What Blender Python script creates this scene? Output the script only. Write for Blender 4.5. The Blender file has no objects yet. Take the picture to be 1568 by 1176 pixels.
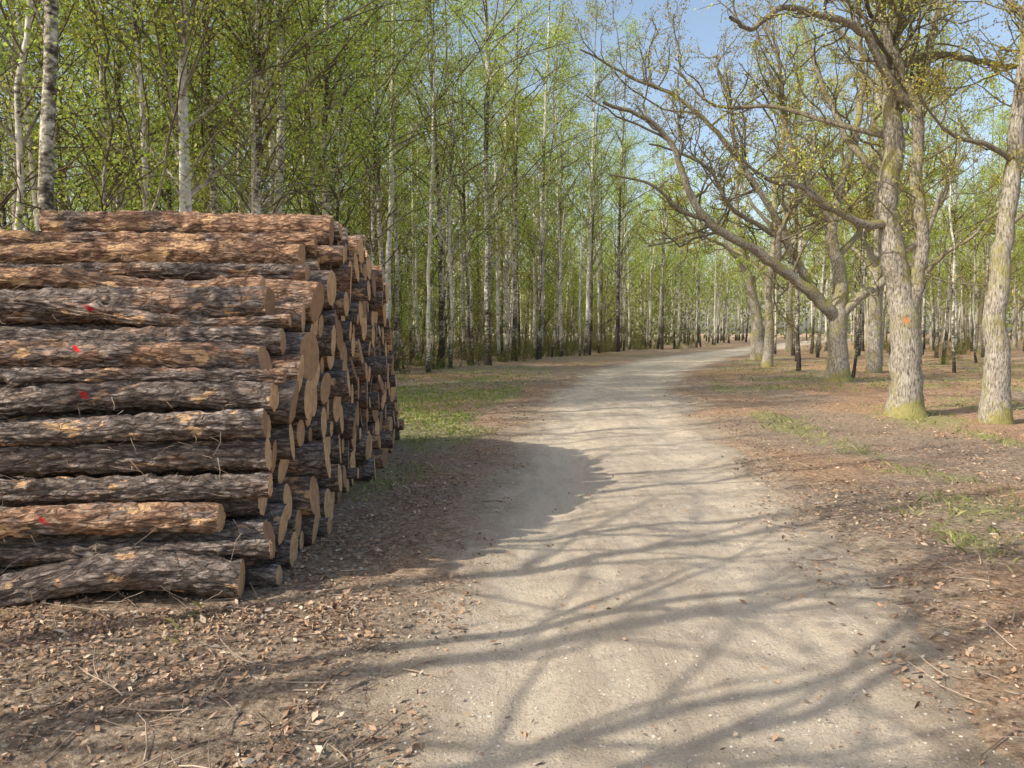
import bpy, math, numpy as np
from mathutils import Vector
R = np.random.default_rng(11)
scene = bpy.context.scene
D = bpy.data

# ------------------------------------------------------------------ noise
def _hash(i, j, k):
    n = (i*374761393 + j*668265263 + k*2147483647*3 + 1013904223).astype(np.int64) & 0xffffffff
    n = ((n ^ (n >> 13)) * 1274126177) & 0xffffffff
    n = ((n ^ (n >> 16)) * 2246822519) & 0xffffffff
    return ((n ^ (n >> 15)) & 0xffffff) / float(0xffffff)
def vn(x, y, z=0.0):
    x = np.asarray(x, float); y = np.asarray(y, float); z = np.asarray(z, float) + 0*x
    xi = np.floor(x).astype(np.int64); yi = np.floor(y).astype(np.int64); zi = np.floor(z).astype(np.int64)
    f = lambda t: t*t*(3-2*t)
    fx, fy, fz = f(x-xi), f(y-yi), f(z-zi)
    r = 0
    for a in (0, 1):
        for b in (0, 1):
            for c in (0, 1):
                r = r + _hash(xi+a, yi+b, zi+c)*(fx if a else 1-fx)*(fy if b else 1-fy)*(fz if c else 1-fz)
    return r
def fbm(x, y, z=0.0, o=4):
    s = 0; a = 0.5; t = 0
    for i in range(o):
        s = s + a*vn(x*2**i+i*17.3, y*2**i+i*9.1, np.asarray(z)*2**i); t += a; a *= .55
    return s/t
def sst(a, b, x):
    t = np.clip((x-a)/(b-a), 0, 1); return t*t*(3-2*t)

# ------------------------------------------------------------------ mesh builder
class MB:
    def __init__(s):
        s.V = []; s.F = []; s.n = 0; s.at = {}
    def add(s, v, f, mat=0, smooth=True, **at):
        v = np.asarray(v, float).reshape(-1, 3); f = np.asarray(f, np.int64)
        s.V.append(v); s.F.append((f+s.n, mat, smooth))
        for k, a in at.items():
            s.at.setdefault(k, []).append((s.n, np.asarray(a, float)))
        s.n += len(v)
    def mesh(s, name, mats):
        V = np.concatenate(s.V); me = D.meshes.new(name)
        me.vertices.add(len(V)); me.vertices.foreach_set("co", V.ravel())
        lv = []; tot = []; mi = []; sm = []
        for f, m, q in s.F:
            if len(f) == 0: continue
            lv.append(f.ravel()); tot.append(np.full(len(f), f.shape[1])); mi.append(np.full(len(f), m)); sm.append(np.full(len(f), q))
        lv = np.concatenate(lv); tot = np.concatenate(tot)
        me.loops.add(len(lv)); me.loops.foreach_set("vertex_index", lv.astype(np.int32))
        me.polygons.add(len(tot))
        st = np.concatenate([[0], np.cumsum(tot)[:-1]])
        me.polygons.foreach_set("loop_start", st.astype(np.int32))
        me.polygons.foreach_set("loop_total", tot.astype(np.int32))
        me.polygons.foreach_set("material_index", np.concatenate(mi).astype(np.int32))
        me.polygons.foreach_set("use_smooth", np.concatenate(sm).astype(bool))
        for k, L in s.at.items():
            vec = L[0][1].ndim == 2
            arr = np.zeros((len(V), 3) if vec else len(V), np.float32)
            for o, a in L: arr[o:o+len(a)] = a
            A = me.attributes.new(k, 'FLOAT_VECTOR' if vec else 'FLOAT', 'POINT')
            A.data.foreach_set("vector" if vec else "value", arr.ravel())
        for m in mats: me.materials.append(m)
        me.update(calc_edges=True); me.validate()
        return me
def obj(name, me, loc=(0, 0, 0), rot=0, sc=1, coll=None):
    o = D.objects.new(name, me); o.location = loc; o.rotation_euler = (0, 0, rot); o.scale = (sc, sc, sc)
    (coll or scene.collection).objects.link(o); return o

def tube(mb, P, r, s=6, mat=0, phase=0.0):
    P = np.asarray(P, float); r = np.asarray(r, float); n = len(P)
    T = np.gradient(P, axis=0); T /= np.linalg.norm(T, axis=1)[:, None]+1e-9
    m = T.mean(0); ref = np.array([1., 0, 0]) if abs(m[0]) < .7*np.linalg.norm(m)+1e-9 else np.array([0, 1., 0])
    U = np.cross(T, ref); U /= np.linalg.norm(U, axis=1)[:, None]+1e-9; W = np.cross(T, U)
    a = np.arange(s)/s*2*np.pi+phase
    V = P[:, None]+r[:, None, None]*(np.cos(a)[None, :, None]*U[:, None]+np.sin(a)[None, :, None]*W[:, None])
    i = np.arange(n-1)[:, None]*s; j = np.arange(s)[None]; k = (j+1) % s
    F = np.stack([i+j, i+k, i+s+k, i+s+j], -1).reshape(-1, 4)
    mb.add(V, F, mat, True, rad=np.repeat(r, s), tint=np.zeros(n*s))
def catmull(P, m=5):
    P = np.asarray(P, float); Q = np.vstack([2*P[0]-P[1], P, 2*P[-1]-P[-2]]); out = []
    for i in range(1, len(Q)-2):
        for t in np.arange(m)/m:
            a, b, c, d = Q[i-1:i+3]
            out.append(.5*((2*b)+(c-a)*t+(2*a-5*b+4*c-d)*t*t+(3*b-a-3*c+d)*t**3))
    out.append(P[-1]); return np.array(out)
def leaves(mb, C, size, mat=1, squash=.6, flat=0.0, lo=.6, hi=1.3):
    n = len(C)
    if n == 0: return
    a = R.normal(size=(n, 3)); a[:, 2] *= (1-flat); a /= np.linalg.norm(a, axis=1)[:, None]+1e-9
    b = R.normal(size=(n, 3)); b[:, 2] *= (1-flat); b = np.cross(a, np.cross(b, a)); b /= np.linalg.norm(b, axis=1)[:, None]+1e-9
    s = (size*R.uniform(lo, hi, n))[:, None]*.5
    V = np.stack([C-a*s, C+b*s*squash, C+a*s, C-b*s*squash], 1)
    F = np.arange(n*4).reshape(n, 4)
    mb.add(V.reshape(-1, 3), F, mat, False, rad=np.zeros(n*4), tint=np.repeat(R.random(n), 4))

# ------------------------------------------------------------------ materials
def newmat(name):
    m = D.materials.new(name); m.use_nodes = True; nt = m.node_tree; nt.nodes.clear()
    out = nt.nodes.new('ShaderNodeOutputMaterial'); return m, nt, out
def nd(nt, t, props=None, **inp):
    n = nt.nodes.new(t)
    for k, v in (props or {}).items(): setattr(n, k, v)
    for k, v in inp.items():
        key = int(k[1:]) if k[0] == 'i' and k[1:].isdigit() else k.replace('_', ' ')
        if isinstance(v, bpy.types.NodeSocket): nt.links.new(v, n.inputs[key])
        else: n.inputs[key].default_value = v
    return n
def attr(nt, name): return nd(nt, 'ShaderNodeAttribute', {'attribute_name': name})
def ramp(nt, fac, stops):
    n = nd(nt, 'ShaderNodeValToRGB', i0=fac); e = n.color_ramp.elements
    while len(e) < len(stops): e.new(.5)
    for q, (p, c) in zip(e, stops):
        q.position = p; q.color = (c, c, c, 1) if np.isscalar(c) else (*c, 1)
    return n.outputs[0]
def mix(nt, f, a, b, mode='MIX'):
    n = nd(nt, 'ShaderNodeMix', {'data_type': 'RGBA', 'blend_type': mode})
    for k, v in ((0, f), (6, a), (7, b)):
        if isinstance(v, bpy.types.NodeSocket): nt.links.new(v, n.inputs[k])
        else: n.inputs[k].default_value = v if k == 0 else ((*v, 1) if len(v) == 3 else v)
    return n.outputs[2]
def math_(nt, op, a, b=0.0, c=None, clamp=False):
    n = nd(nt, 'ShaderNodeMath', {'operation': op, 'use_clamp': clamp}, i0=a, i1=b)
    if c is not None: n.inputs[2].default_value = c
    return n.outputs[0]
def noise(nt, vec, scale, detail=4, rough=.55, dist=0.0):
    return nd(nt, 'ShaderNodeTexNoise', Vector=vec, Scale=scale, Detail=detail, Roughness=rough, Distortion=dist).outputs[0]
def mapping(nt, vec, sc): return nd(nt, 'ShaderNodeMapping', Vector=vec, Scale=sc).outputs[0]
def principled(nt, out, col, rough=.9, height=None, strength=.5, dist=.02, spec=.2):
    b = nd(nt, 'ShaderNodeBsdfPrincipled', Base_Color=col, Roughness=rough)
    b.inputs['Specular IOR Level'].default_value = spec
    if height is not None:
        bp = nd(nt, 'ShaderNodeBump', Strength=strength, Distance=dist, Height=height); nt.links.new(bp.outputs[0], b.inputs['Normal'])
    nt.links.new(b.outputs[0], out.inputs[0]); return b

def leafmat(name, c1, c2, c3, tr=.5):
    m, nt, out = newmat(name); t = attr(nt, 'tint').outputs['Fac']
    oi = nd(nt, 'ShaderNodeObjectInfo').outputs['Random']
    c = ramp(nt, t, [(0, c1), (.6, c2), (1, c3)])
    c = nd(nt, 'ShaderNodeHueSaturation', Color=c, Hue=math_(nt, 'MULTIPLY_ADD', oi, .05, .472), Saturation=1.0, Value=math_(nt, 'MULTIPLY_ADD', oi, .45, .8)).outputs[0]
    d = nd(nt, 'ShaderNodeBsdfDiffuse', Color=c); tl = nd(nt, 'ShaderNodeBsdfTranslucent', Color=mix(nt, 1.0, c, (1.0, 1.0, .6), 'MULTIPLY'))
    ms = nd(nt, 'ShaderNodeMixShader', i0=tr, i1=d.outputs[0], i2=tl.outputs[0]); nt.links.new(ms.outputs[0], out.inputs[0]); return m
M_birchleaf = leafmat('birch_leaf', (.27, .37, .075), (.41, .51, .12), (.62, .63, .22), .5)
M_oakleaf = leafmat('oak_bud', (.38, .38, .09), (.50, .49, .12), (.58, .49, .18), .4)
M_grass = leafmat('grass_blade', (.18, .21, .075), (.29, .31, .11), (.48, .43, .24), .3)
M_shrub = leafmat('shrub_leaf', (.17, .24, .05), (.27, .33, .08), (.38, .32, .16), .4)
M_far = leafmat('far_foliage', (.10, .10, .05), (.20, .22, .08), (.34, .38, .12), .4)

def birch_bark():
    m, nt, out = newmat('birch_bark'); co = nd(nt, 'ShaderNodeTexCoord').outputs['Object']
    oi = nd(nt, 'ShaderNodeObjectInfo').outputs['Random']
    n1 = noise(nt, mapping(nt, co, (5, 5, 9)), 1.9, 5, .65); n2 = noise(nt, co, .9, 3)
    v = math_(nt, 'ADD', math_(nt, 'MULTIPLY', n1, .6), math_(nt, 'MULTIPLY', n2, .6))
    v = math_(nt, 'SUBTRACT', v, math_(nt, 'MULTIPLY', oi, .17))
    z = nd(nt, 'ShaderNodeSeparateXYZ', i0=co).outputs[2]
    low = math_(nt, 'MULTIPLY', math_(nt, 'SUBTRACT', 1.0, math_(nt, 'MULTIPLY', z, .8), clamp=True), .18)
    v = math_(nt, 'SUBTRACT', v, low)
    c = ramp(nt, v, [(.41, (.06, .05, .04)), (.48, (.24, .22, .17)), (.53, (.54, .51, .43)), (.68, (.84, .81, .73))])
    thin = ramp(nt, attr(nt, 'rad').outputs['Fac'], [(.016, 1.0), (.034, 0.0)])
    c = mix(nt, thin, c, (.12, .095, .06))
    principled(nt, out, c, .8, n1, .4, .01); return m
def oak_bark(paint=None):
    m, nt, out = newmat('oak_bark'); co = nd(nt, 'ShaderNodeTexCoord').outputs['Object']
    n1 = noise(nt, mapping(nt, co, (11, 11, 2.6)), 3.6, 7, .65, .25); n2 = noise(nt, co, 1.3, 5, .6); n3 = noise(nt, co, 14, 4)
    c = ramp(nt, n1, [(.36, (.09, .08, .065)), (.48, (.33, .30, .245)), (.66, (.58, .54, .46))])
    nz = nd(nt, 'ShaderNodeSeparateXYZ', i0=nd(nt, 'ShaderNodeNewGeometry').outputs['Normal']).outputs[2]
    ms = math_(nt, 'ADD', math_(nt, 'MULTIPLY', nz, .24), n2); ms = math_(nt, 'ADD', ms, math_(nt, 'MULTIPLY', n3, .25))
    zz = nd(nt, 'ShaderNodeSeparateXYZ', i0=co).outputs[2]
    ms = math_(nt, 'ADD', ms, math_(nt, 'MULTIPLY', math_(nt, 'SUBTRACT', 1.0, math_(nt, 'MULTIPLY', zz, 1.8), clamp=True), .12))
    ms = ramp(nt, ms, [(.635, 0.0), (.78, .85)])
    c = mix(nt, ms, c, mix(nt, n3, (.17, .165, .05), (.44, .40, .12)))
    thin = ramp(nt, attr(nt, 'rad').outputs['Fac'], [(.01, 1.0), (.12, 0.0)])
    c = mix(nt, math_(nt, 'MULTIPLY', thin, .75), c, (.13, .105, .07))
    if paint:
        d = nd(nt, 'ShaderNodeVectorMath', {'operation': 'DISTANCE'}, i0=co, i1=paint).outputs['Value']
        d = math_(nt, 'ADD', d, math_(nt, 'MULTIPLY', math_(nt, 'SUBTRACT', n3, .5), .16))
        c = mix(nt, ramp(nt, d, [(.03, .75), (.075, 0.0)]), c, (.75, .25, .09))
    principled(nt, out, c, .92, n1, 1.0, .04); return m
M_bb = birch_bark(); M_ob = oak_bark(); M_obp = oak_bark((-.17, -.24, 1.80))

def log_bark():
    m, nt, out = newmat('pine_log_bark'); lc = attr(nt, 'lc').outputs['Vector']; t = attr(nt, 'tint').outputs['Fac']
    mp = mapping(nt, lc, (.42, 1, 1))
    n1 = noise(nt, mp, 24, 7, .7, .6); n2 = noise(nt, mapping(nt, lc, (.6, 1, 1)), 4.2, 5, .65); n3 = noise(nt, lc, 70, 4, .7)
    vo = nd(nt, 'ShaderNodeTexVoronoi', {'feature': 'DISTANCE_TO_EDGE'}, Vector=mix(nt, .09, mp, nd(nt, 'ShaderNodeTexNoise', Vector=mp, Scale=16.0, Detail=4.0).outputs[1]), Scale=24.0).outputs[0]
    crack = ramp(nt, vo, [(0, 0.0), (.2, 1.0)])
    grey = ramp(nt, n1, [(.32, (.065, .052, .045)), (.5, (.25, .20, .17)), (.68, (.56, .48, .42))])
    red = ramp(nt, n1, [(.32, (.17, .085, .05)), (.5, (.46, .265, .16)), (.68, (.78, .54, .37))])
    f = ramp(nt, math_(nt, 'ADD', n2, math_(nt, 'MULTIPLY', math_(nt, 'SUBTRACT', t, .5), .5)), [(.49, 0.0), (.62, 1.0)])
    c = mix(nt, f, grey, red)
    c = mix(nt, math_(nt, 'MULTIPLY', math_(nt, 'SUBTRACT', 1.0, crack), .6), c, (.05, .034, .026))
    sc = ramp(nt, math_(nt, 'ADD', noise(nt, mapping(nt, lc, (.5, 1, 1)), 7.3, 5, .6, .3), math_(nt, 'MULTIPLY', t, .10)), [(.655, 0.0), (.69, .9)])
    c = mix(nt, sc, c, mix(nt, n3, (.60, .33, .15), (.90, .62, .36)))
    c = mix(nt, attr(nt, 'paint').outputs['Fac'], c, (.85, .015, .02))
    h = math_(nt, 'ADD', math_(nt, 'MULTIPLY', crack, .5), n1); h = math_(nt, 'ADD', h, math_(nt, 'MULTIPLY', n3, .45))
    principled(nt, out, c, .85, h, 1.0, .022); return m
def log_end():
    m, nt, out = newmat('log_cut_wood'); lc = attr(nt, 'lc').outputs['Vector']; t = attr(nt, 'tint').outputs['Fac']
    n = noise(nt, lc, 7, 3); l = nd(nt, 'ShaderNodeVectorMath', {'operation': 'LENGTH'}, i0=mapping(nt, lc, (1, 1, 0))).outputs['Value']
    w = math_(nt, 'SINE', math_(nt, 'MULTIPLY', math_(nt, 'ADD', l, math_(nt, 'MULTIPLY', n, .03)), 620.0))
    c = mix(nt, math_(nt, 'MULTIPLY_ADD', w, .25, .5), (.54, .31, .155), (.70, .46, .26))
    c = mix(nt, ramp(nt, noise(nt, lc, 16, 5), [(.42, 0.0), (.68, .75)]), c, (.32, .19, .11))
    c = mix(nt, ramp(nt, t, [(.3, 0.0), (1.0, .8)]), c, (.20, .11, .065))
    principled(nt, out, c, .8, noise(nt, lc, 90, 3), .3, .004); return m
M_lb = log_bark(); M_le = log_end()

def ground_mat():
    m, nt, out = newmat('forest_floor'); co = nd(nt, 'ShaderNodeTexCoord').outputs['Object']
    rd = attr(nt, 'rd').outputs['Fac']; gr = attr(nt, 'gr').outputs['Fac']; rs = attr(nt, 'rs').outputs['Fac']
    a = noise(nt, co, 26, 6, .75); b = noise(nt, co, 5, 5, .65)
    lit = ramp(nt, a, [(.34, (.13, .095, .07)), (.5, (.37, .28, .20)), (.68, (.70, .57, .42))])
    rust = ramp(nt, a, [(.34, (.16, .10, .06)), (.5, (.45, .29, .18)), (.68, (.72, .52, .34))])
    c = mix(nt, rs, lit, rust)
    grs = ramp(nt, a, [(.3, (.14, .14, .06)), (.5, (.32, .32, .14)), (.7, (.54, .50, .28))])
    g = ramp(nt, math_(nt, 'ADD', gr, math_(nt, 'MULTIPLY', math_(nt, 'SUBTRACT', b, .5), 1.6)), [(.32, 0.0), (.95, .75)])
    c = mix(nt, g, c, grs)
    sand = ramp(nt, a, [(.3, (.36, .285, .205)), (.6, (.66, .555, .42))])
    s = math_(nt, 'ADD', rd, math_(nt, 'MULTIPLY', math_(nt, 'SUBTRACT', b, .5), 1.8))
    s = ramp(nt, math_(nt, 'MULTIPLY_ADD', s, .5, .5), [(.3, .9), (.76, 0.0)])
    c = mix(nt, s, c, sand)
    h = math_(nt, 'ADD', a, b); principled(nt, out, c, .95, h, 1.0, .05, .1); return m
def road_mat():
    m, nt, out = newmat('sandy_gravel'); co = nd(nt, 'ShaderNodeTexCoord').outputs['Object']; rd = attr(nt, 'rd').outputs['Fac']; ru = attr(nt, 'rut').outputs['Fac']
    a = noise(nt, co, 70, 5, .8); b = noise(nt, mapping(nt, co, (2.4, .55, 1)), 2.0, 6, .65); d = noise(nt, co, 9, 5, .7)
    c = ramp(nt, a, [(.28, (.49, .40, .295)), (.5, (.70, .595, .455)), (.72, (.86, .76, .605))])
    c = mix(nt, ramp(nt, math_(nt, 'SUBTRACT', b, math_(nt, 'MULTIPLY', ru, .12)), [(.38, 0.0), (.58, .65)]), c, (.50, .41, .31))
    peb = ramp(nt, nd(nt, 'ShaderNodeTexVoronoi', Vector=co, Scale=38.0).outputs[0], [(.12, 1.0), (.2, 0.0)])
    c = mix(nt, math_(nt, 'MULTIPLY', peb, .4), c, (.36, .30, .24))
    s = math_(nt, 'ADD', rd, math_(nt, 'MULTIPLY', math_(nt, 'SUBTRACT', d, .5), 1.3))
    s = ramp(nt, math_(nt, 'MULTIPLY_ADD', s, .5, .5), [(.30, 0.0), (.58, .8)])
    c = mix(nt, s, c, ramp(nt, a, [(.35, (.20, .145, .10)), (.6, (.50, .39, .27))]))
    h = math_(nt, 'ADD', math_(nt, 'MULTIPLY', a, .6), math_(nt, 'ADD', d, b)); h = math_(nt, 'ADD', h, math_(nt, 'MULTIPLY', peb, .3))
    principled(nt, out, c, .95, h, 1.0, .035, .1); return m
M_g = ground_mat(); M_r = road_mat()

# ------------------------------------------------------------------ road + ground
RY = np.array([-30, -10, 0, 2.83, 3.85, 5, 6.5, 9.9, 13.5, 21, 31, 47, 63, 80, 110, 160.])
RX = np.array([-.5, .1, .50, .68, .76, .84, 1.0, 1.48, 1.90, 2.75, 5.0, 10.5, 17.5, 26, 42, 75.])
RW = np.array([1.6, 1.5, 1.4, 1.34, 1.32, 1.34, 1.38, 1.5, 1.5, 1.5, 1.8, 2.3, 2.2, 2.2, 2.2, 2.2])
ty = np.linspace(-30, 160, 1901); tx = np.interp(ty, RY, RX); tw = np.interp(ty, RY, RW)
ker = np.hanning(61); ker /= ker.sum()
txs = np.convolve(np.pad(tx, 30, 'edge'), ker, 'valid'); txs[:31] = tx[:31]; txs[-31:] = tx[-31:]
tsl = np.gradient(txs, ty); tc = 1/np.sqrt(1+tsl**2)
def road(y): return np.interp(y, ty, txs), np.interp(y, ty, tw), np.interp(y, ty, tc)
def rdist(x, y):
    cx, hw, c = road(y); return np.abs(x-cx)*c-hw
def rdn(x, y): return rdist(x, y)+.7*(vn(x*.6, y*.6, 3)-.5)+.35*(vn(x*2.7, y*2.7, 5)-.5)
def hbase(x, y):
    r = rdist(x, y); k = sst(.3, 5, r)
    pile = 1-np.exp(-(((x+2.8)/2.6)**4+((y-8)/5.0)**4))
    return k*pile*(.35*(fbm(x/11, y/11, 1, 3)-.5)+.10*(vn(x/1.3, y/1.3, 2)-.5)) + .5*sst(60, 150, y)
def hground(x, y):
    r = rdn(x, y)
    return hbase(x, y)-.045-.08*(1-sst(-.8, -.3, r))+.06*sst(-.25, .35, r)+.035*(vn(x*4, y*4, 8)-.5)*sst(-.1, .3, r)
def H1(x, y): return float(hground(np.array(float(x)), np.array(float(y))))
def grassmask(x, y):
    g = fbm(x/1.5+4, y/2.0+9, 6, 4)+.01; r = rdist(x, y)
    g = g - .35*(1-sst(.2, 1.3, r))
    g = g + .18*np.exp(-((x-4.4)**2/1.5+(y-5.8)**2/1.0)) - .10*np.exp(-((x-4.2)**2/2+(y-9.5)**2/4))
    g = g + .28*np.exp(-((x+1.1)**2/.3+(y-11.6)**2/3)) + .09*np.exp(-((x+1.5)**2/6+(y-18)**2/50))
    g = g - .35*np.exp(-((x+2.5)**2/4+(y-3)**2/3)) - .15*np.exp(-((x-3)**2/1.5+(y-3.6)**2/2))
    return sst(.48, .76, g)
def gridlines(a, b, step, lo, hi, gf):
    L = list(np.arange(a, b, step)); s = step; x = a; pre = []
    while x > lo: s *= gf; x -= s; pre.append(x)
    s = step; x = L[-1]; post = []
    while x < hi: s *= gf; x += s; post.append(x)
    return np.array(pre[::-1]+L+post)
gx = gridlines(-7, 12, .1, -900, 900, 1.12); gy = gridlines(1, 26, .11, -400, 1500, 1.06)
X, Y = np.meshgrid(gx, gy); nx, ny = len(gx), len(gy)
Z = hground(X, Y); i = (np.arange(ny-1)[:, None]*nx+np.arange(nx-1)[None]).ravel()
F = np.stack([i, i+1, i+nx+1, i+nx], 1)
mb = MB()
rsm = sst(.42, .66, fbm(X/3.1+20, Y/3.1, 3, 3)+.12*(X > road(Y)[0])*sst(3, 9, Y))
mb.add(np.stack([X, Y, Z], -1), F, 0, True, rd=rdn(X, Y).ravel(), gr=grassmask(X, Y).ravel(), rs=rsm.ravel())
obj('ground', mb.mesh('ground', [M_g]))
def rutf(U, x, y): return np.exp(-((np.abs(U+.12*(vn(x*0, y*.25, 9)-.5))-.52)/.19)**2)
def zroad(x, y):
    cx, hw, c = road(y); U = (x-cx)*c/hw
    return hbase(x, y)-.008-.030*rutf(U, x, y)+.02*(vn(x*1.5, y*1.2, 4)-.5)+.012*(vn(x*5, y*4, 6)-.5)-np.clip(rdist(x, y), 0, 5)*.10
yy = np.concatenate([np.arange(-12, 30, .1), np.arange(30, 158, .6)]); uu = np.linspace(-1.45, 1.45, 51)
U, Yr = np.meshgrid(uu, yy); cx, hw, c = road(Yr); Xr = cx+U*hw/c
nx2 = len(uu); i = (np.arange(len(yy)-1)[:, None]*nx2+np.arange(nx2-1)[None]).ravel()
mb = MB(); mb.add(np.stack([Xr, Yr, zroad(Xr, Yr)], -1), np.stack([i, i+1, i+nx2+1, i+nx2], 1), 0, True, rd=rdn(Xr, Yr).ravel(), rut=rutf(U, Xr, Yr).ravel())
obj('gravel_road', mb.mesh('gravel_road', [M_r]))
def hsurf(x, y):
    return np.where(rdist(x, y) < .6, np.maximum(zroad(x, y), hground(x, y)), hground(x, y))

# ------------------------------------------------------------------ log pile
def front(z): return np.interp(z, [0, 1.1, 1.5, 1.8, 2.2, 2.6], [4.42, 4.66, 5.1, 5.4, 6.25, 6.75])
def back(z): return np.interp(z, [0, 1.42, 2.25, 2.75], [11.6, 10.8, 9.8, 8.7])
C = []; first = True
while True:
    r = .13 if first else R.uniform(.07, .16); first = False
    if C: y0, r0 = C[-1][0], C[-1][2]; y = y0+2*math.sqrt(r*r0)+.002
    else: y = front(0)+r
    if y+r > back(0): break
    C.append((y, r, r))
def try_r(r):
    A = np.array(C); y, z, q = A.T
    dy = y[None]-y[:, None]; dz = z[None]-z[:, None]; d = np.hypot(dy, dz)
    I, J = np.where((np.triu(np.ones_like(d), 1) > 0) & (d < q[:, None]+q[None]+2*r) & (d > 1e-6))
    a = q[I]+r; b = q[J]+r; dd = d[I, J]; t = (a*a-b*b+dd*dd)/(2*dd); h = np.sqrt(np.maximum(a*a-t*t, 0))
    ux, uz = (y[J]-y[I])/dd, (z[J]-z[I])/dd
    c1 = np.stack([y[I]+t*ux-h*uz, z[I]+t*uz+h*ux], 1); c2 = np.stack([y[I]+t*ux+h*uz, z[I]+t*uz-h*ux], 1)
    up = np.where((c1[:, 1] > c2[:, 1])[:, None], c1, c2)
    ok = (up[:, 0] > np.minimum(y[I], y[J])) & (up[:, 0] < np.maximum(y[I], y[J]))
    up = up[ok]; W = []
    for s in (0, 1):
        zz = z+q+r*.5
        for _ in range(8):
            yw = front(zz)+r if s == 0 else back(zz)-r
            arg = (q+r)**2-(yw-y)**2; zz = z+np.sqrt(np.maximum(arg, 0))
        k = arg > 0.0; W.append(np.stack([yw[k], zz[k]], 1))
    c = np.vstack([up]+W)
    dist = np.hypot(c[:, :1]-y[None], c[:, 1:]-z[None])-q[None]-r
    ok = (dist.min(1) > -.004) & (c[:, 0]-r > front(c[:, 1])-.01) & (c[:, 0]+r < back(c[:, 1])+.01) & (c[:, 1]+r < 2.70)
    c = c[ok]
    if len(c) == 0: return None
    b = c[np.argmin(c[:, 1])]; return (b[0], b[1], r)
fails = 0
while fails < 14 and len(C) < 420:
    r = float(np.clip(R.normal(.118, .04), .055, .18)); n = try_r(r)
    if n is None: fails += 1
    else: C.append(n); fails = 0
C = np.array(C)
def is_front(c): return c[0]-c[2] < front(c[1])+.30 or c[1]+c[2] > 2.4
mb = MB()
fl = [k for k in range(len(C)) if C[k][0]-C[k][2] < front(C[k][1])+.03]
paint = {}
for zt, al, pp in ((1.66, 1.33, .5), (1.42, 1.12, .45), (1.15, 1.12, .2), (.13, 1.5, .3), (.33, .95, .1)):
    k = min([q for q in fl if q not in paint], key=lambda k: abs(C[k][1]-zt)); paint[k] = (al, pp)
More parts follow.
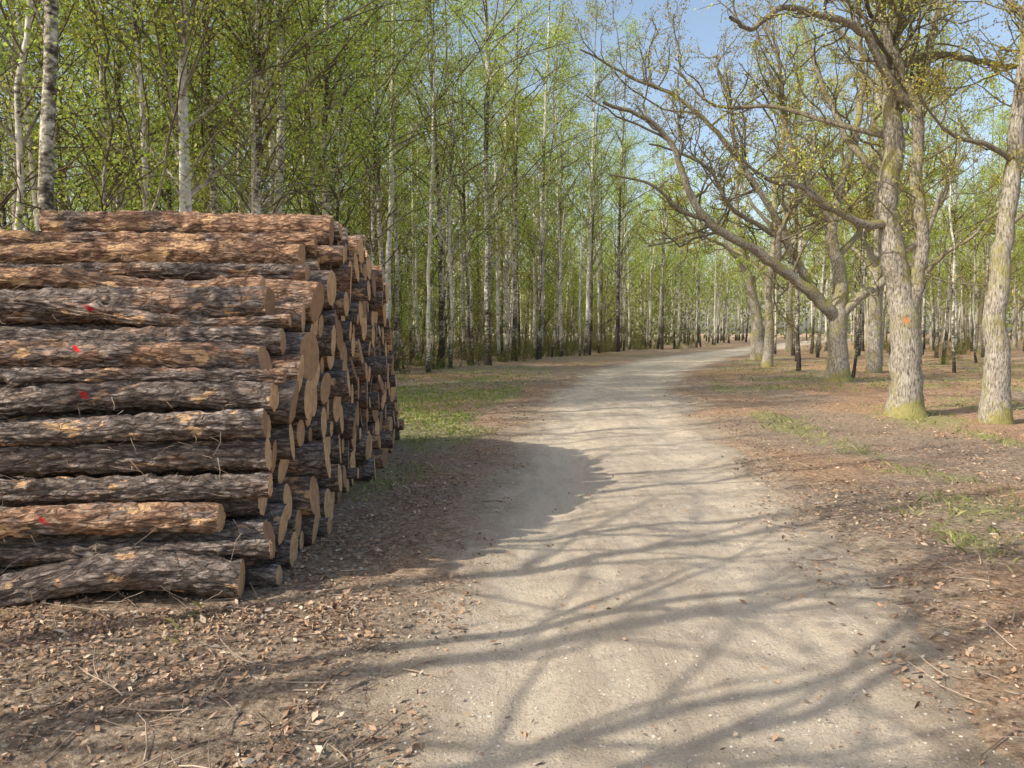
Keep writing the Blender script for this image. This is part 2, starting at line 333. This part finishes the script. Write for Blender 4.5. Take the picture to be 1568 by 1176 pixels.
for k, (cy, cz, cr) in enumerate(C):
    fr = is_front(C[k]); na, ns = (170, 60) if fr else (24, 18)
    L = R.uniform(2.35, 2.6) if (R.random() < .7 or cz > 2.1) else R.uniform(2.6, 2.95)
    yaw = math.radians(5.0+R.normal(0, 1.2 if k in fl else .5)); tilt = math.radians(R.normal(0, 1.0 if k in fl else .35))
    dx = np.array([-math.cos(yaw)*math.cos(tilt), -math.sin(yaw), math.sin(tilt)])
    side = np.array([math.sin(yaw), -math.cos(yaw), 0]); side /= np.linalg.norm(side); upv = np.array([0, 0, 1.])
    p0 = np.array([-1.54+R.normal(0, .06)-.022*(cy-4.5)+(R.uniform(-.16, .06) if k in fl else 0), cy-(R.uniform(0, .07) if k in fl else 0), cz-.01])
    a = np.linspace(0, 1, na); ph = np.arange(ns)/ns*2*np.pi; A, PH = np.meshgrid(a, ph, indexing='ij')
    off = R.uniform(0, 60, 3); al = A*L
    cyc, czc = np.cos(PH), np.sin(PH)
    tp = 1+R.uniform(-.24, .06)*A
    rad = cr*.985*tp*(1+.18*(vn(al*1.5+off[0], cyc*1.1+off[1], czc*1.1+off[2])-.5))
    if fr:
        rid = np.abs(fbm(al*6+off[0], cyc*cr*38+off[1], czc*cr*38+off[2], 4)-.5)*2
        rad = rad - .020*(1-np.clip(rid*2.4, 0, 1))+.010*(vn(al*18, cyc*cr*60, czc*cr*60+off[1])-.5)
        fk = sst(.60, .64, vn(al*3.1+off[1], cyc*cr*16+off[2], czc*cr*16+off[0])); rad = rad-.008*fk
        for _ in range(R.integers(1, 6)):
            ka, kp, kw = R.uniform(.1, .95)*L, R.uniform(0, 6.28), R.uniform(.02, .05)
            dph = (PH-kp+np.pi) % (2*np.pi)-np.pi
            rad = rad+R.uniform(.015, .045)*np.exp(-((al-ka)/kw)**2-(dph*cr/kw)**2)
    sg = 2.4 if k in fl else 1
    bow = sg*R.normal(0, .014)*np.sin(A*np.pi)
    bow2 = sg*R.normal(0, .012)*np.sin(A*np.pi*R.choice([1, 2, 2.6]))
    skew = R.normal(0, .06, 2)*cr/.1
    ax = al+skew[0]*cyc*rad*(1-A)+skew[1]*czc*rad*(1-A)
    V = p0+ax[..., None]*dx+((cyc*rad+bow)[..., None])*side+((czc*rad+bow2)[..., None])*upv
    ii = np.arange(na-1)[:, None]*ns; j = np.arange(ns)[None]; kk = (j+1) % ns
    F = np.stack([ii+j, ii+kk, ii+ns+kk, ii+ns+j], -1).reshape(-1, 4)
    lc = np.stack([al+off[0], cyc*cr+off[1], czc*cr+off[2]], -1).reshape(-1, 3)
    tint = float(np.clip(R.normal(.33, .24)+.20*(cz > 1.8), 0, .92)); pt = np.zeros(na*ns)  # higher logs coloured more orange, painting in sun on the top, plus scuffed bark
    if k in paint:
        wob = vn(al*45, PH*7+k, k)
        d2 = ((al-paint[k][0])/.038)**2+((PH-paint[k][1]-.25*(al-paint[k][0])/.03)*cr/.022)**2
        pt = (np.clip(2.4-d2-2.4*wob, 0, .95)).ravel()
    mb.add(V, F, 0, True, lc=lc, tint=np.full(na*ns, tint), paint=pt)
    for e, idx in ((0, 0), (1, na-1)):
        ring = V[idx]; cen = ring.mean(0); fr_ = [1, .93, .6, .3]; se = -.004 if e == 0 else .004
        vv = np.concatenate([cen+(ring-cen)*q+dx*se*(q < .99) for q in fr_]+[cen[None]+dx*se])
        l2 = np.concatenate([np.stack([cyc[idx]*cr*q, czc[idx]*cr*q, np.full(ns, off[2])], 1) for q in fr_]+[np.array([[0, 0, off[2]]])])
        for q in range(3):
            f = np.stack([q*ns+j[0], q*ns+kk[0], (q+1)*ns+kk[0], (q+1)*ns+j[0]], 1)
            if e == 0: f = f[:, ::-1]
            if q == 0: mb.add(vv, f, 1, False, lc=l2, tint=np.full(len(vv), R.random()), paint=np.zeros(len(vv))); base = mb.n-len(vv)
            else: mb.F.append((f+base, 1, False))
        f = np.stack([3*ns+j[0], 3*ns+kk[0], np.full(ns, 4*ns)], 1)
        if e == 0: f = f[:, ::-1]
        mb.F.append((f+base, 1, False))
obj('log_pile', mb.mesh('log_pile', [M_lb, M_le]))
print('logs', len(C))

# ------------------------------------------------------------------ trees
def walk(p, d, L, n, wig, up):
    p = np.array(p, float); d = np.array(d, float); d /= np.linalg.norm(d); P = [p.copy()]
    for _ in range(n):
        d = d+R.normal(0, wig, 3)+np.array([0, 0, up]); d /= np.linalg.norm(d); p = p+d*L/n; P.append(p.copy())
    return np.array(P)
def birch(H=17, r0=.12, lo=.28, nb=34, nl=3000, lsz=.08, lean=.3, twig=6, lowpoly=False):
    mb = MB(); n = 12 if lowpoly else 22; t = np.linspace(0, 1, n)
    wx = np.cumsum(R.normal(0, .06, n))*lean*1.6; wy = np.cumsum(R.normal(0, .06, n))*lean*1.6
    P = np.stack([wx+lean*R.normal()*t*2, wy+lean*R.normal()*t*2, t*H-.15], 1); P[:, :2] -= P[0, :2]
    rr = r0*(1-t)**.85+.006; rr[0] *= 1.35
    tube(mb, P, rr, 5 if lowpoly else 8)
    LC = []
    for _ in range(3 if lowpoly else 10):
        f = R.uniform(.06, lo); b = np.array([np.interp(f, t, P[:, k]) for k in range(3)]); a = R.uniform(0, 6.28)
        Q = walk(b, [math.cos(a), math.sin(a), .3], R.uniform(.4, 1.6), 4, .2, .02); tube(mb, Q, np.linspace(.012, .004, 5), 3)
    for _ in range(nb):
        f = lo+(1-lo)*R.random()**.9*.97; b = np.array([np.interp(f, t, P[:, k]) for k in range(3)]); a = R.uniform(0, 6.28)
        L = (1-f)*H*.30*R.uniform(.6, 1.3)+.6; rb = min(.030, np.interp(f, t, rr)*.5)+.002
        Q = walk(b, [math.cos(a), math.sin(a), R.uniform(.8, 1.8)], L, 7, .12, -.05)
        tube(mb, Q, np.linspace(rb, .005, 8), 3 if lowpoly else 4)
        for _ in range(twig):
            g = R.uniform(.2, 1); q = np.array([np.interp(g*7, np.arange(8), Q[:, k]) for k in range(3)])
            dd = (Q[-1]-Q[0])/L+R.normal(0, .6, 3); T = walk(q, dd, R.uniform(.4, 1.1)*(.5+L*.2), 5, .2, -.12)
            if not lowpoly: tube(mb, T, np.linspace(.008, .003, 6), 3)
            LC.append(T[1:])
    if nl:
        LC = np.concatenate(LC); w = np.clip(R.random(len(LC)), .1, 1); k = R.choice(len(LC), nl, p=w/w.sum())
        leaves(mb, LC[k]+R.normal(0, .18, (nl, 3)), lsz)
    return mb.mesh('birch', [M_bb, M_birchleaf])
def sub(mb, P, r, lvl, LC, dens=1.0, up=.05, wig=.26):
    L = np.linalg.norm(np.diff(P, axis=0), axis=1).sum(); n = len(P)
    m = max(2, int(dens*(L*(1.7 if lvl == 2 else 2.6 if lvl == 1 else 4.0)+1)))
    for _ in range(m):
        g = R.uniform(.18, 1.0)*(n-1); q = np.array([np.interp(g, np.arange(n), P[:, k]) for k in range(3)]); rb = np.interp(g, np.arange(n), r)
        i = min(int(g), n-2); T = P[i+1]-P[i]; T /= np.linalg.norm(T)+1e-9
        d = T*.7+R.normal(0, .75, 3)+np.array([0, 0, .25])
        l = {2: R.uniform(1.4, 3.4), 1: R.uniform(.7, 1.8), 0: R.uniform(.3, .8)}[lvl]; l *= .7+.3*min(1, rb/.08)
        rs = min(rb*.55, {2: .045, 1: .018, 0: .008}[lvl]); k = {2: 8, 1: 6, 0: 4}[lvl]
        Q = walk(q, d, l, k, wig, up); rq = np.linspace(rs, rs*.35+.0015, k+1)
        tube(mb, Q, rq, {2: 5, 1: 4, 0: 3}[lvl])
        if lvl > 0: sub(mb, Q, rq, lvl-1, LC, dens, up, wig)
        else: LC.append(Q[1:])
def oak(limbs, nl=5000, lsz=.05, dens=1.0, leafm=None, name='oak', bark=None):
    mb = MB(); LC = []
    for pts, r0, r1, lv in limbs:
        P = catmull(pts, 5); n = len(P)
        P = P+np.where(np.arange(n)[:, None] > 2, R.normal(0, 1, (n, 3))*min(.02, r0*.16), 0)
        t = np.linspace(0, 1, n); rr = r0+(r1-r0)*t
        if pts[0][2] < .1: rr = rr*(1+.45*np.exp(-t*n/2.6))
        rr = rr*(1+.05*(vn(t*12, r0*99+t*0)-.5)*2)
        tube(mb, P, rr, 16 if r0 > .15 else 8)
        if lv >= 0:
            a = int(n*.42) if pts[0][2] < .1 else 1
            sub(mb, P[a:], rr[a:], lv, LC, dens)
    LC = np.concatenate(LC); k = R.integers(0, len(LC), nl)
    leaves(mb, LC[k]+R.normal(0, .06, (nl, 3)), lsz)
    return mb.mesh(name, [bark or M_ob, leafm or M_oakleaf])

main = [
 ([(0, 0, -.1), (-.02, 0, .5), (-.07, 0, 1.7), (-.18, 0, 2.45), (-.38, .02, 3.3), (-.46, .05, 4.2), (-.37, .05, 5), (-.4, .1, 6), (-.44, .1, 6.9), (-.35, .15, 7.9), (-.2, .3, 9.8), (.1, .3, 12), (.2, .4, 14)], .30, .05, 2),
 ([(.02, -.05, 2.0), (.06, -.22, 2.7), (.05, -.3, 3.4), (-.08, -.3, 4.2), (-.1, -.3, 5.1), (-.2, -.35, 5.65), (-.6, -.5, 6.3), (-.95, -.6, 7.1), (-1.1, -.7, 7.9), (-1.5, -.9, 9.2)], .13, .06, 1),
 ([(-.42, 0, 3.6), (-1.1, -.2, 3.6), (-1.8, -.4, 3.9), (-2.3, -.5, 4.2), (-2.9, -.6, 4.3), (-3.7, -.9, 4.8)], .09, .02, 1),
 ([(-.37, 0, 7.9), (-1.2, -.5, 7.95), (-2.3, -.9, 7.8), (-3.4, -1.2, 7.75), (-3.9, -1.3, 7.5), (-4.5, -1.4, 8.0), (-5.3, -1.6, 8.6)], .11, .04, 1),
 ([(-.2, -.3, 5.6), (-.7, -.5, 6.0), (-1.3, -.8, 6.7), (-1.9, -1, 6.9), (-2.9, -1.2, 7.0), (-3.5, -1.4, 6.6), (-3.9, -1.6, 6.7)], .09, .03, 1),
 ([(-.35, .1, 6.5), (.4, .2, 6.75), (1.1, .3, 6.7), (2.1, .4, 6.6), (3, .6, 7.2)], .09, .03, 1),
 ([(-.35, .1, 5.6), (.0, -.1, 6.2), (.15, -.2, 7), (.3, -.3, 7.8), (.5, -.5, 9)], .10, .04, 1),
 ([(-.42, .1, 4.4), (-.9, .6, 5.2), (-1.2, 1.2, 6.4), (-1.6, 1.6, 8)], .08, .03, 1),
 ([(-.4, .1, 5.2), (-1.4, .5, 5.6), (-2.3, .9, 6.0), (-3.4, 1.2, 6.1), (-4.2, 1.3, 6.9)], .06, .02, 1),
 ([(-.3, .1, 7.5), (.6, .8, 8.5), (1.6, 1.4, 10)], .09, .03, 1)]
obj('oak_tree', oak(main, 17000, .05, 1.15, bark=M_obp), (7.45, 14.5, H1(7.45, 14.5)))
rt = [
 ([(0, 0, -.1), (-.02, 0, 1.07), (-.05, 0, 2.3), (0, 0, 3.3), (.16, 0, 4.7), (.25, 0, 6.4), (.37, .1, 7.6), (.5, .1, 10), (.6, .2, 12.5)], .21, .05, 1),
 ([(.15, 0, 4.6), (-.45, -.2, 4.85), (-1.15, -.3, 5.0), (-1.8, -.5, 5.5)], .06, .015, 1),
 ([(.2, 0, 5.6), (.9, .2, 6.3), (1.7, .2, 7.4)], .07, .02, 1),
 ([(.3, 0, 7), (-.6, .3, 8.2), (-1.2, .5, 9.8)], .07, .02, 1),
 ([(.0, 0, 3.4), (.5, -.3, 3.9), (1.3, -.5, 4.1)], .05, .015, 1)]
obj('oak_tree', oak(rt, 9000, .05, 1.1), (8.65, 13.7, H1(8.65, 13.7)))
o2 = [
 ([(0, 0, -.1), (-.03, 0, .7), (-.06, 0, 1.6), (-.02, 0, 2.4), (0, .1, 3.5), (-.25, .2, 4.5), (0, .3, 6), (.5, .3, 8), (.7, .5, 10.2), (.4, .6, 12.4)], .34, .05, 2),
 ([(-.1, 0, 2.0), (-.6, -.2, 2.4), (-1.25, -.4, 2.95), (-2, -.6, 3.4), (-3, -.9, 4.05), (-4.05, -1.2, 4.5), (-4.8, -1.4, 5.05), (-5.3, -1.5, 6.0), (-5.7, -1.6, 7.0), (-6.5, -1.8, 7.7), (-7.8, -2.1, 8.1)], .21, .05, 2),
 ([(-.85, -.2, 2.7), (-1.45, .1, 3.9), (-1.9, .3, 5), (-2.6, .4, 6.2), (-3.2, .5, 7.2), (-3.4, .7, 8.7), (-3.85, .8, 10.1)], .15, .04, 2),
 ([(.05, 0, 2.1), (.5, -.2, 2.65), (1.25, -.4, 3.2), (1.5, -.5, 3.8), (2.3, -.7, 4.6), (2.6, -.8, 5.8)], .17, .05, 2),
 ([(-1.7, .2, 4.4), (-2.6, .0, 4.9), (-3.6, -.3, 5.4), (-4.2, -.4, 6.4), (-5, -.6, 6.9), (-6.2, -.6, 7.3)], .09, .03, 2),
 ([(-3.0, .4, 6.8), (-4.0, .8, 8.2), (-5.3, 1, 9.3), (-6.6, 1, 9.8), (-8.2, .8, 10.6)], .09, .03, 2),
 ([(-4.4, -1.3, 4.85), (-5.4, -1.6, 5.1), (-6.3, -1.8, 5.8), (-7.6, -2, 6.1)], .08, .025, 1),
 ([(-2.2, -.6, 3.7), (-2.2, -.9, 4.8), (-1.6, -1.2, 5.9), (-1.5, -1.5, 7.4)], .09, .03, 2),
 ([(-.2, .2, 5), (-1.2, .0, 6.2), (-1.9, -.2, 7.8), (-2.1, 0, 9.8), (-2.8, 0, 11.4)], .11, .03, 2),
 ([(0, .2, 4), (.9, .7, 4.9), (1.6, 1.3, 6.5), (2.2, 1.6, 8)], .11, .03, 1)]
obj('oak_tree', oak(o2, 28000, .065, .95), (10.4, 24.5, H1(10.4, 24.5)))
o3 = [
 ([(0, 0, -.2), (-.15, 0, 1.5), (-.3, 0, 2.9), (-.7, 0, 4.6), (-1.2, 0, 6.8), (-1.5, .2, 9), (-1.3, .2, 12)], .42, .08, 2),
 ([(-.8, 0, 5), (-2.2, -.5, 6.6), (-3.6, -.8, 7.2), (-5.2, -1, 8.8)], .15, .05, 2),
 ([(-.6, 0, 4.5), (.8, .3, 6.4), (2.0, .3, 7.2), (3.2, .6, 9.4)], .15, .05, 2)]
obj('oak_tree', oak(o3, 9000, .08, .7), (14.8, 46, 0))
o4 = [
 ([(0, 0, -.2), (.1, 0, 2), (.0, 0, 4.2), (.3, 0, 6.6), (.2, 0, 9), (.5, .2, 11.5), (.3, 0, 14)], .24, .06, 2),
 ([(.0, 0, 4.2), (-1.2, .5, 5.6), (-2.6, .8, 6.5), (-3.6, .8, 8.6)], .13, .04, 2),
 ([(.2, 0, 5), (1.4, -.5, 6.2), (2.8, -.8, 7.2), (3.4, -1, 9.4)], .13, .04, 2),
 ([(.2, 0, 7), (-.8, -.8, 8.5), (-1.6, -1.2, 10.6)], .11, .04, 1)]
m_o4 = oak(o4, 9000, .09, .6, M_birchleaf)
m_o5 = oak(o4[::-1], 8000, .08, .6)
for x, y, r, me in ((14.6, 31, 1, m_o4), (21, 40, 2.5, m_o5), (27, 36, 4, m_o4), (17.5, 37, 5.5, m_o5)):
    obj('oak_tree', me, (x, y, H1(x, y)), r, 1.0)

B = [birch(17, .10, .28, 36, 5000), birch(16, .075, .30, 32, 4200), birch(18, .11, .26, 40, 5400), birch(15, .05, .25, 28, 3600, .08, .5), birch(16, .065, .20, 34, 4600, .08, .4)]
BF = [birch(17, .12, .26, 26, 1700, .14, .3, 4, True), birch(16, .09, .24, 24, 1500, .14, .4, 4, True), birch(18, .11, .28, 28, 1900, .14, .3, 4, True)]
BARE = [birch(15, .10, .22, 32, 500, twig=4), birch(14, .075, .22, 30, 400, twig=4), birch(13, .055, .25, 26, 300, .08, .5, twig=4)]
Bs = [birch(8, .035, .15, 26, 2000, .075, .5, 5), birch(6, .03, .12, 24, 1600, .075, .6, 5)]
def bush(h, leafn):
    mb = MB(); LC = []
    for _ in range(18):
        a = R.uniform(0, 6.28); Q = walk((R.normal(0, .25), R.normal(0, .25), -.05), [math.cos(a)*.6, math.sin(a)*.6, 1], h*R.uniform(.5, 1.1), 6, .18, .02)
        tube(mb, Q, np.linspace(.012, .003, 7), 3)
        for _ in range(3):
            q = Q[R.integers(1, 6)]; T = walk(q, R.normal(0, .6, 3)+[0, 0, .6], h*.35, 4, .25, .0); tube(mb, T, np.linspace(.006, .002, 5), 3); LC.append(T)
    LC = np.concatenate(LC); k = R.integers(0, len(LC), leafn); leaves(mb, LC[k]+R.normal(0, .08, (leafn, 3)), .06)
    return mb.mesh('bush', [M_bb, M_shrub])
SH = [bush(1.6, 700), bush(.8, 800), bush(2.4, 900)]

XB = ([10, 20, 28, 42, 50, 63, 75, 100, 130], [-7.0, -5.2, -4.1, .1, 3.2, 9.5, 15.5, 29, 46])
def xb(y): return np.interp(y, *XB)
fc = D.collections.new('birch_forest_trees')
pts = []
def free(x, y, d): return all((x-a)**2+(y-b)**2 > d*d for a, b in pts)
cnt = 0; near = []; yv = 14.0
while yv < 66:
    x = float(xb(yv))-abs(R.normal(0, 1.1)); near.append((x, yv, R.integers(0, 5), R.uniform(.9, 1.25))); pts.append((x, yv)); yv += R.exponential(1.3)+.4+yv/60
extra = [(-7.25, 11.9, 0), (-8.9, 13.4, 3), (-9.6, 14.8, 4), (-7.6, 15.5, 3), (-6.2, 14.6, 4), (-10.6, 17.5, 1), (-8.3, 18.2, 4), (-12.2, 19, 1), (-6.9, 19.5, 3), (-7.9, 10.1, 3),
         (-5.5, 16.6, 1), (-5.9, 18.0, 4), (-5.0, 20.7, 3), (-5.4, 22.4, 1), (-4.6, 24.3, 4), (-4.3, 26.6, 0), (-3.3, 30.2, 1), (-2.6, 32.6, 4)]
near += [(a, b, c, R.uniform(.9, 1.2)) for a, b, c in extra]
tall = [(-1.2, 38, 2), (.2, 43.5, 0), (1.6, 47, 2), (3.3, 51.5, 1), (5.4, 56, 0), (8.2, 61, 2), (-3.0, 33, 1)]
near += [(a, b, c, R.uniform(1.35, 1.5)) for a, b, c in tall]
pts += [(a, b) for a, b, c in extra+tall]
for x, y, k, s in near:
    obj('birch_tree', B[k], (x, y, H1(x, y)), R.uniform(0, 6.28), s)
def put(me, x, y, s):
    global cnt
    obj('forest_part', me, (x, y, H1(x, y)-.03), R.uniform(0, 6.28), s, fc); cnt += 1
for _ in range(14000):
    y = R.uniform(12, 125); x = xb(y)-R.uniform(0, 1)**1.5*(45 if y < 60 else 70)
    if x < -.75*y-10: continue
    clump = .6+1.1*float(vn(np.array(x/3.), np.array(y/3.), 4))
    if free(x, y, (1.45 if y < 60 else 2.2)*clump+max(0, (xb(y)-x))*.055):
        pts.append((x, y)); put(B[R.integers(0, 5)] if y < 46 else BF[R.integers(0, 3)], x, y, R.uniform(.8, 1.3))
        if cnt > 540: break
for _ in range(90):
    y = R.uniform(14, 80); x = xb(y)-R.uniform(0.3, 14); put(Bs[R.integers(0, 2)], x, y, R.uniform(.7, 1.3))
for _ in range(230):
    y = R.uniform(14, 80); x = xb(y)+R.uniform(-20, .3); put(SH[R.integers(0, 3)], x, y, R.uniform(.6, 1.2))
n2 = cnt
for _ in range(3000):
    y = R.uniform(27, 120); x = road(y)[0]+R.uniform(4.5, 70)
    if x > .75*y+12: continue
    if free(x, y, 2.7 if y > 50 else 3.4):
        if (y < 45 and R.random() < .4): continue
        pts.append((x, y)); me = ((B if y < 46 else BF*2)[R.integers(0, 5)]) if R.random() < .88 else (m_o4, m_o5)[R.integers(0, 2)]
        put(me, x, y, R.uniform(.8, 1.1))
        if cnt > n2+250: break
for _ in range(110):
    y = R.uniform(30, 105); x = road(y)[0]+R.uniform(5.5, 60); put(SH[R.integers(0, 3)], x, y, R.uniform(.5, 1.1))
for _ in range(90):
    y = R.uniform(120, 140); x = R.uniform(-50, 110); put(BF[R.integers(0, 3)], x, y, R.uniform(.8, 1.1))
e = D.objects.new('birch_forest', None); e.instance_type = 'COLLECTION'; e.instance_collection = fc; scene.collection.objects.link(e)
print('forest instances', cnt)
n = 42000; x = R.uniform(-120, 190, n); y = R.uniform(138, 175, n); top = 9+7*vn(x/6, y/6, 2)+3*vn(x/2, y/2, 5)
z = top*R.random(n)**.8; mb = MB(); leaves(mb, np.stack([x, y, z+.5], 1), .75, 0, .6)
n = 36000; y = R.uniform(84, 104, n); x = xb(y)-6-R.random(n)*95; z = (6+5*vn(x/5, y/5, 2))*R.random(n)**1.3; leaves(mb, np.stack([x, y, z+.2], 1), .42, 0, .6)
obj('distant_woodland', mb.mesh('distant_woodland', [M_far]))

# trees standing beside/behind the photographer (they throw the shadows)
closeby = [(-3.7, -1.1, 1), (-4.4, .9, 1), (-3.9, 2.2, 2), (-5.2, 2.6, 1), (-4.9, 4.0, 2), (-5.9, 5.2, 2), (-5.6, -1.2, 0), (-4.6, -3.6, 1), (-6.8, .7, 0), (-6.5, 7.0, 2), (-7.9, -2.4, 2), (-8.2, 6.4, 1), (-3.1, .9, 2), (-7.3, 3.1, 2),
           (-2.9, -3.0, 2), (-8.5, 8.4, 0), (-9.4, 9.9, 1), (-9.9, 7.2, 0), (-10.8, 11.3, 1), (-6.1, 3.9, 1)]
for x, y, k in closeby: obj('birch_tree', BARE[k], (x, y, 0), R.uniform(0, 6), R.uniform(.85, 1.1))
k = 0; sp = []
while len(sp) < 8 and k < 3000:
    k += 1; x, y = R.uniform(-20, -9), R.uniform(-11, 5)
    if any((x-a)**2+(y-b)**2 < 6 for a, b in sp): continue
    sp.append((x, y)); obj('birch_tree', BARE[R.integers(0, 3)] if k % 3 else B[1], (x, y, 0), R.uniform(0, 6), R.uniform(.85, 1.1))

# ------------------------------------------------------------------ litter, grass, stones, twigs
def scatter(n, d0, d1, amin=-48, amax=48):
    d = np.exp(R.uniform(math.log(d0), math.log(d1), n)); a = np.radians(R.uniform(amin, amax, n))
    return d*np.sin(a), d*np.cos(a)
def colmat(name, stops, rough=.9):
    m, nt, out = newmat(name); c = ramp(nt, attr(nt, 'tint').outputs['Fac'], stops); principled(nt, out, c, rough); return m
M_litter = colmat('dry_leaf', [(0, (.12, .085, .06)), (.35, (.29, .19, .125)), (.65, (.46, .29, .175)), (.88, (.50, .38, .27)), (1, (.66, .56, .43))])
def inpile(x, y): return (x < -1.5) & (x > -4.2) & (y > 4.6) & (y < 11.5)
x, y = scatter(210000, 2.0, 30); r = rdist(x, y)
keep = ~inpile(x, y) & (R.random(len(x)) < (1-.55*grassmask(x, y)))
dens = .12+.88*sst(.38, .62, fbm(x/.7, y/.7, 12, 4))
keep &= R.random(len(x)) < dens*np.where(r > .2, 1, np.where(r > -.3, .4, .025))
x, y = x[keep], y[keep]; mb = MB(); n = len(x)
leaves(mb, np.stack([x, y, hsurf(x, y)+.004+R.random(n)*.014], 1), .008+.040*R.random(n)**2.4+.0008*y, 0, .5, .65)
n = 5000; x = R.uniform(-4.2, -.9, n); y = 4.35-np.abs(R.normal(0, .35, n))+.087*(x+1.5)
leaves(mb, np.stack([x, y, hsurf(x, y)+.006+R.random(n)*.03*np.exp(-(4.4-y)/.3)], 1), .012+.05*R.random(n)**2, 0, .4, .6)
obj('leaf_litter', mb.mesh('leaf_litter', [M_litter]))
x, y = scatter(170000, 2.3, 38); g = grassmask(x, y); keep = (R.random(len(x)) < g*.8*(.2+.8*sst(.4, .6, vn(x*3, y*3, 5)))) & (rdist(x, y) > .1) & ~inpile(x, y)
x, y = x[keep], y[keep]; n = len(x); base = np.stack([x, y, hground(x, y)-.005], 1); a = R.uniform(0, 6.28, n)
w = np.stack([np.cos(a), np.sin(a), 0*a], 1)*(.0018+.0004*y)[:, None]; hgt = (R.uniform(.015, .075, n)*(1+y/60))
ln = R.normal(0, .7, (n, 2))*hgt[:, None]; tip = base+np.column_stack([ln, hgt]); mid = base+np.column_stack([ln*.3, hgt*.6])
V = np.stack([base-w, base+w, mid+w*.7, tip], 1).reshape(-1, 3)
mb = MB(); mb.add(V, np.arange(4*n).reshape(n, 4), 0, False, tint=np.repeat(R.random(n), 4)); obj('grass', mb.mesh('grass', [M_grass]))
x, y = scatter(80000, 11, 75); r = rdist(x, y); f = fbm(x/3, y/3, 33, 3)
keep = (r > 1.1) & (f > .48) & ~((x < -1.3) & (y < 12)) & ((x < road(y)[0]) | (y > 20)); x, y = x[keep], y[keep]; n = len(x)
mb = MB(); leaves(mb, np.stack([x, y, hground(x, y)+R.random(n)*.22*np.clip((f[keep]-.46)*9, .2, 1)], 1), .06, 0, .6); obj('undergrowth', mb.mesh('undergrowth', [M_shrub]))
M_twig = colmat('dead_twig', [(0, (.16, .11, .08)), (1, (.48, .39, .30))])
mb = MB(); x, y = scatter(2300, 2.3, 22); k = (rdist(x, y) > -.1) & ~inpile(x, y)
for px, py in zip(x[k], y[k]):
    a = R.uniform(0, 6.28); L = R.uniform(.06, .4); z = float(hsurf(np.array(px), np.array(py)))+.010
    Q = walk((px, py, z), [math.cos(a), math.sin(a), R.uniform(-.02, .10)], L, 4, .12, 0); tube(mb, Q, np.linspace(R.uniform(.002, .006), .0012, 5), 4)
for _ in range(220):
    z = R.uniform(.05, 2.3); px = R.uniform(-4, -1.6); py = float(front(z))-.01+(px+1.5)*.087
    Q = walk((px, py, z), [R.normal(), -.3, R.normal()*.6], R.uniform(.06, .22), 4, .25, -.1); tube(mb, Q, np.linspace(.0025, .001, 5), 4)
me = mb.mesh('twigs', [M_twig]); v = me.attributes['tint']; v.data.foreach_set('value', np.repeat(R.random(len(me.vertices)//20+1), 20)[:len(me.vertices)].astype(np.float32))
obj('fallen_twigs', me)
M_st = colmat('stone', [(0, (.32, .27, .21)), (1, (.72, .65, .54))])
mb = MB(); x, y = scatter(4500, 2.2, 14, -20, 35); k = rdist(x, y) < .3; x, y = x[k], y[k]
oc = np.array([[1, 0, 0], [0, 1, 0], [-1, 0, 0], [0, -1, 0], [0, 0, .7], [0, 0, -.5]]); of = np.array([[0, 1, 4], [1, 2, 4], [2, 3, 4], [3, 0, 4]])
hz = hsurf(x, y)
for px, py, pz in zip(x, y, hz):
    s = R.uniform(.003, .010); q = oc*R.uniform(.6, 1.2, (6, 3))*s; mb.add(q+[px, py, pz+.001], of, 0, True, tint=np.full(6, R.random()))
obj('gravel_stones', mb.mesh('gravel_stones', [M_st]))

# ------------------------------------------------------------------ light, camera
EL = math.radians(41); hx, hy = .90, .436; az = math.atan2(-hx, -hy)
w = D.worlds.new('World'); scene.world = w; w.use_nodes = True; nt = w.node_tree
sky = nt.nodes.new('ShaderNodeTexSky'); sky.sky_type = 'NISHITA'; sky.sun_disc = False; sky.sun_elevation = EL; sky.sun_rotation = az
sky.air_density = 1.0; sky.dust_density = 2.6; sky.ozone_density = 1.0
mul = mix(nt, 1.0, sky.outputs[0], (1.75, 1.65, 1.52), 'MULTIPLY')
nt.links.new(mul, nt.nodes['Background'].inputs[0]); nt.nodes['Background'].inputs[1].default_value = .15
sl = D.lights.new('sun', 'SUN'); sl.energy = 5.0; sl.angle = math.radians(.5); sl.color = (1, .92, .79)
so = D.objects.new('sun', sl); scene.collection.objects.link(so)
so.rotation_euler = Vector((hx*math.cos(EL), hy*math.cos(EL), -math.sin(EL))).to_track_quat('-Z', 'Y').to_euler()
cam = D.cameras.new('camera'); cam.sensor_width = 36; cam.lens = 27.05; cam.clip_end = 3000; cam.clip_start = .05
co = D.objects.new('camera', cam); scene.collection.objects.link(co); co.location = (0, 0, 1.6); co.rotation_euler = (math.radians(90-3.8), 0, 0)
scene.camera = co
scene.view_settings.view_transform = 'Standard'
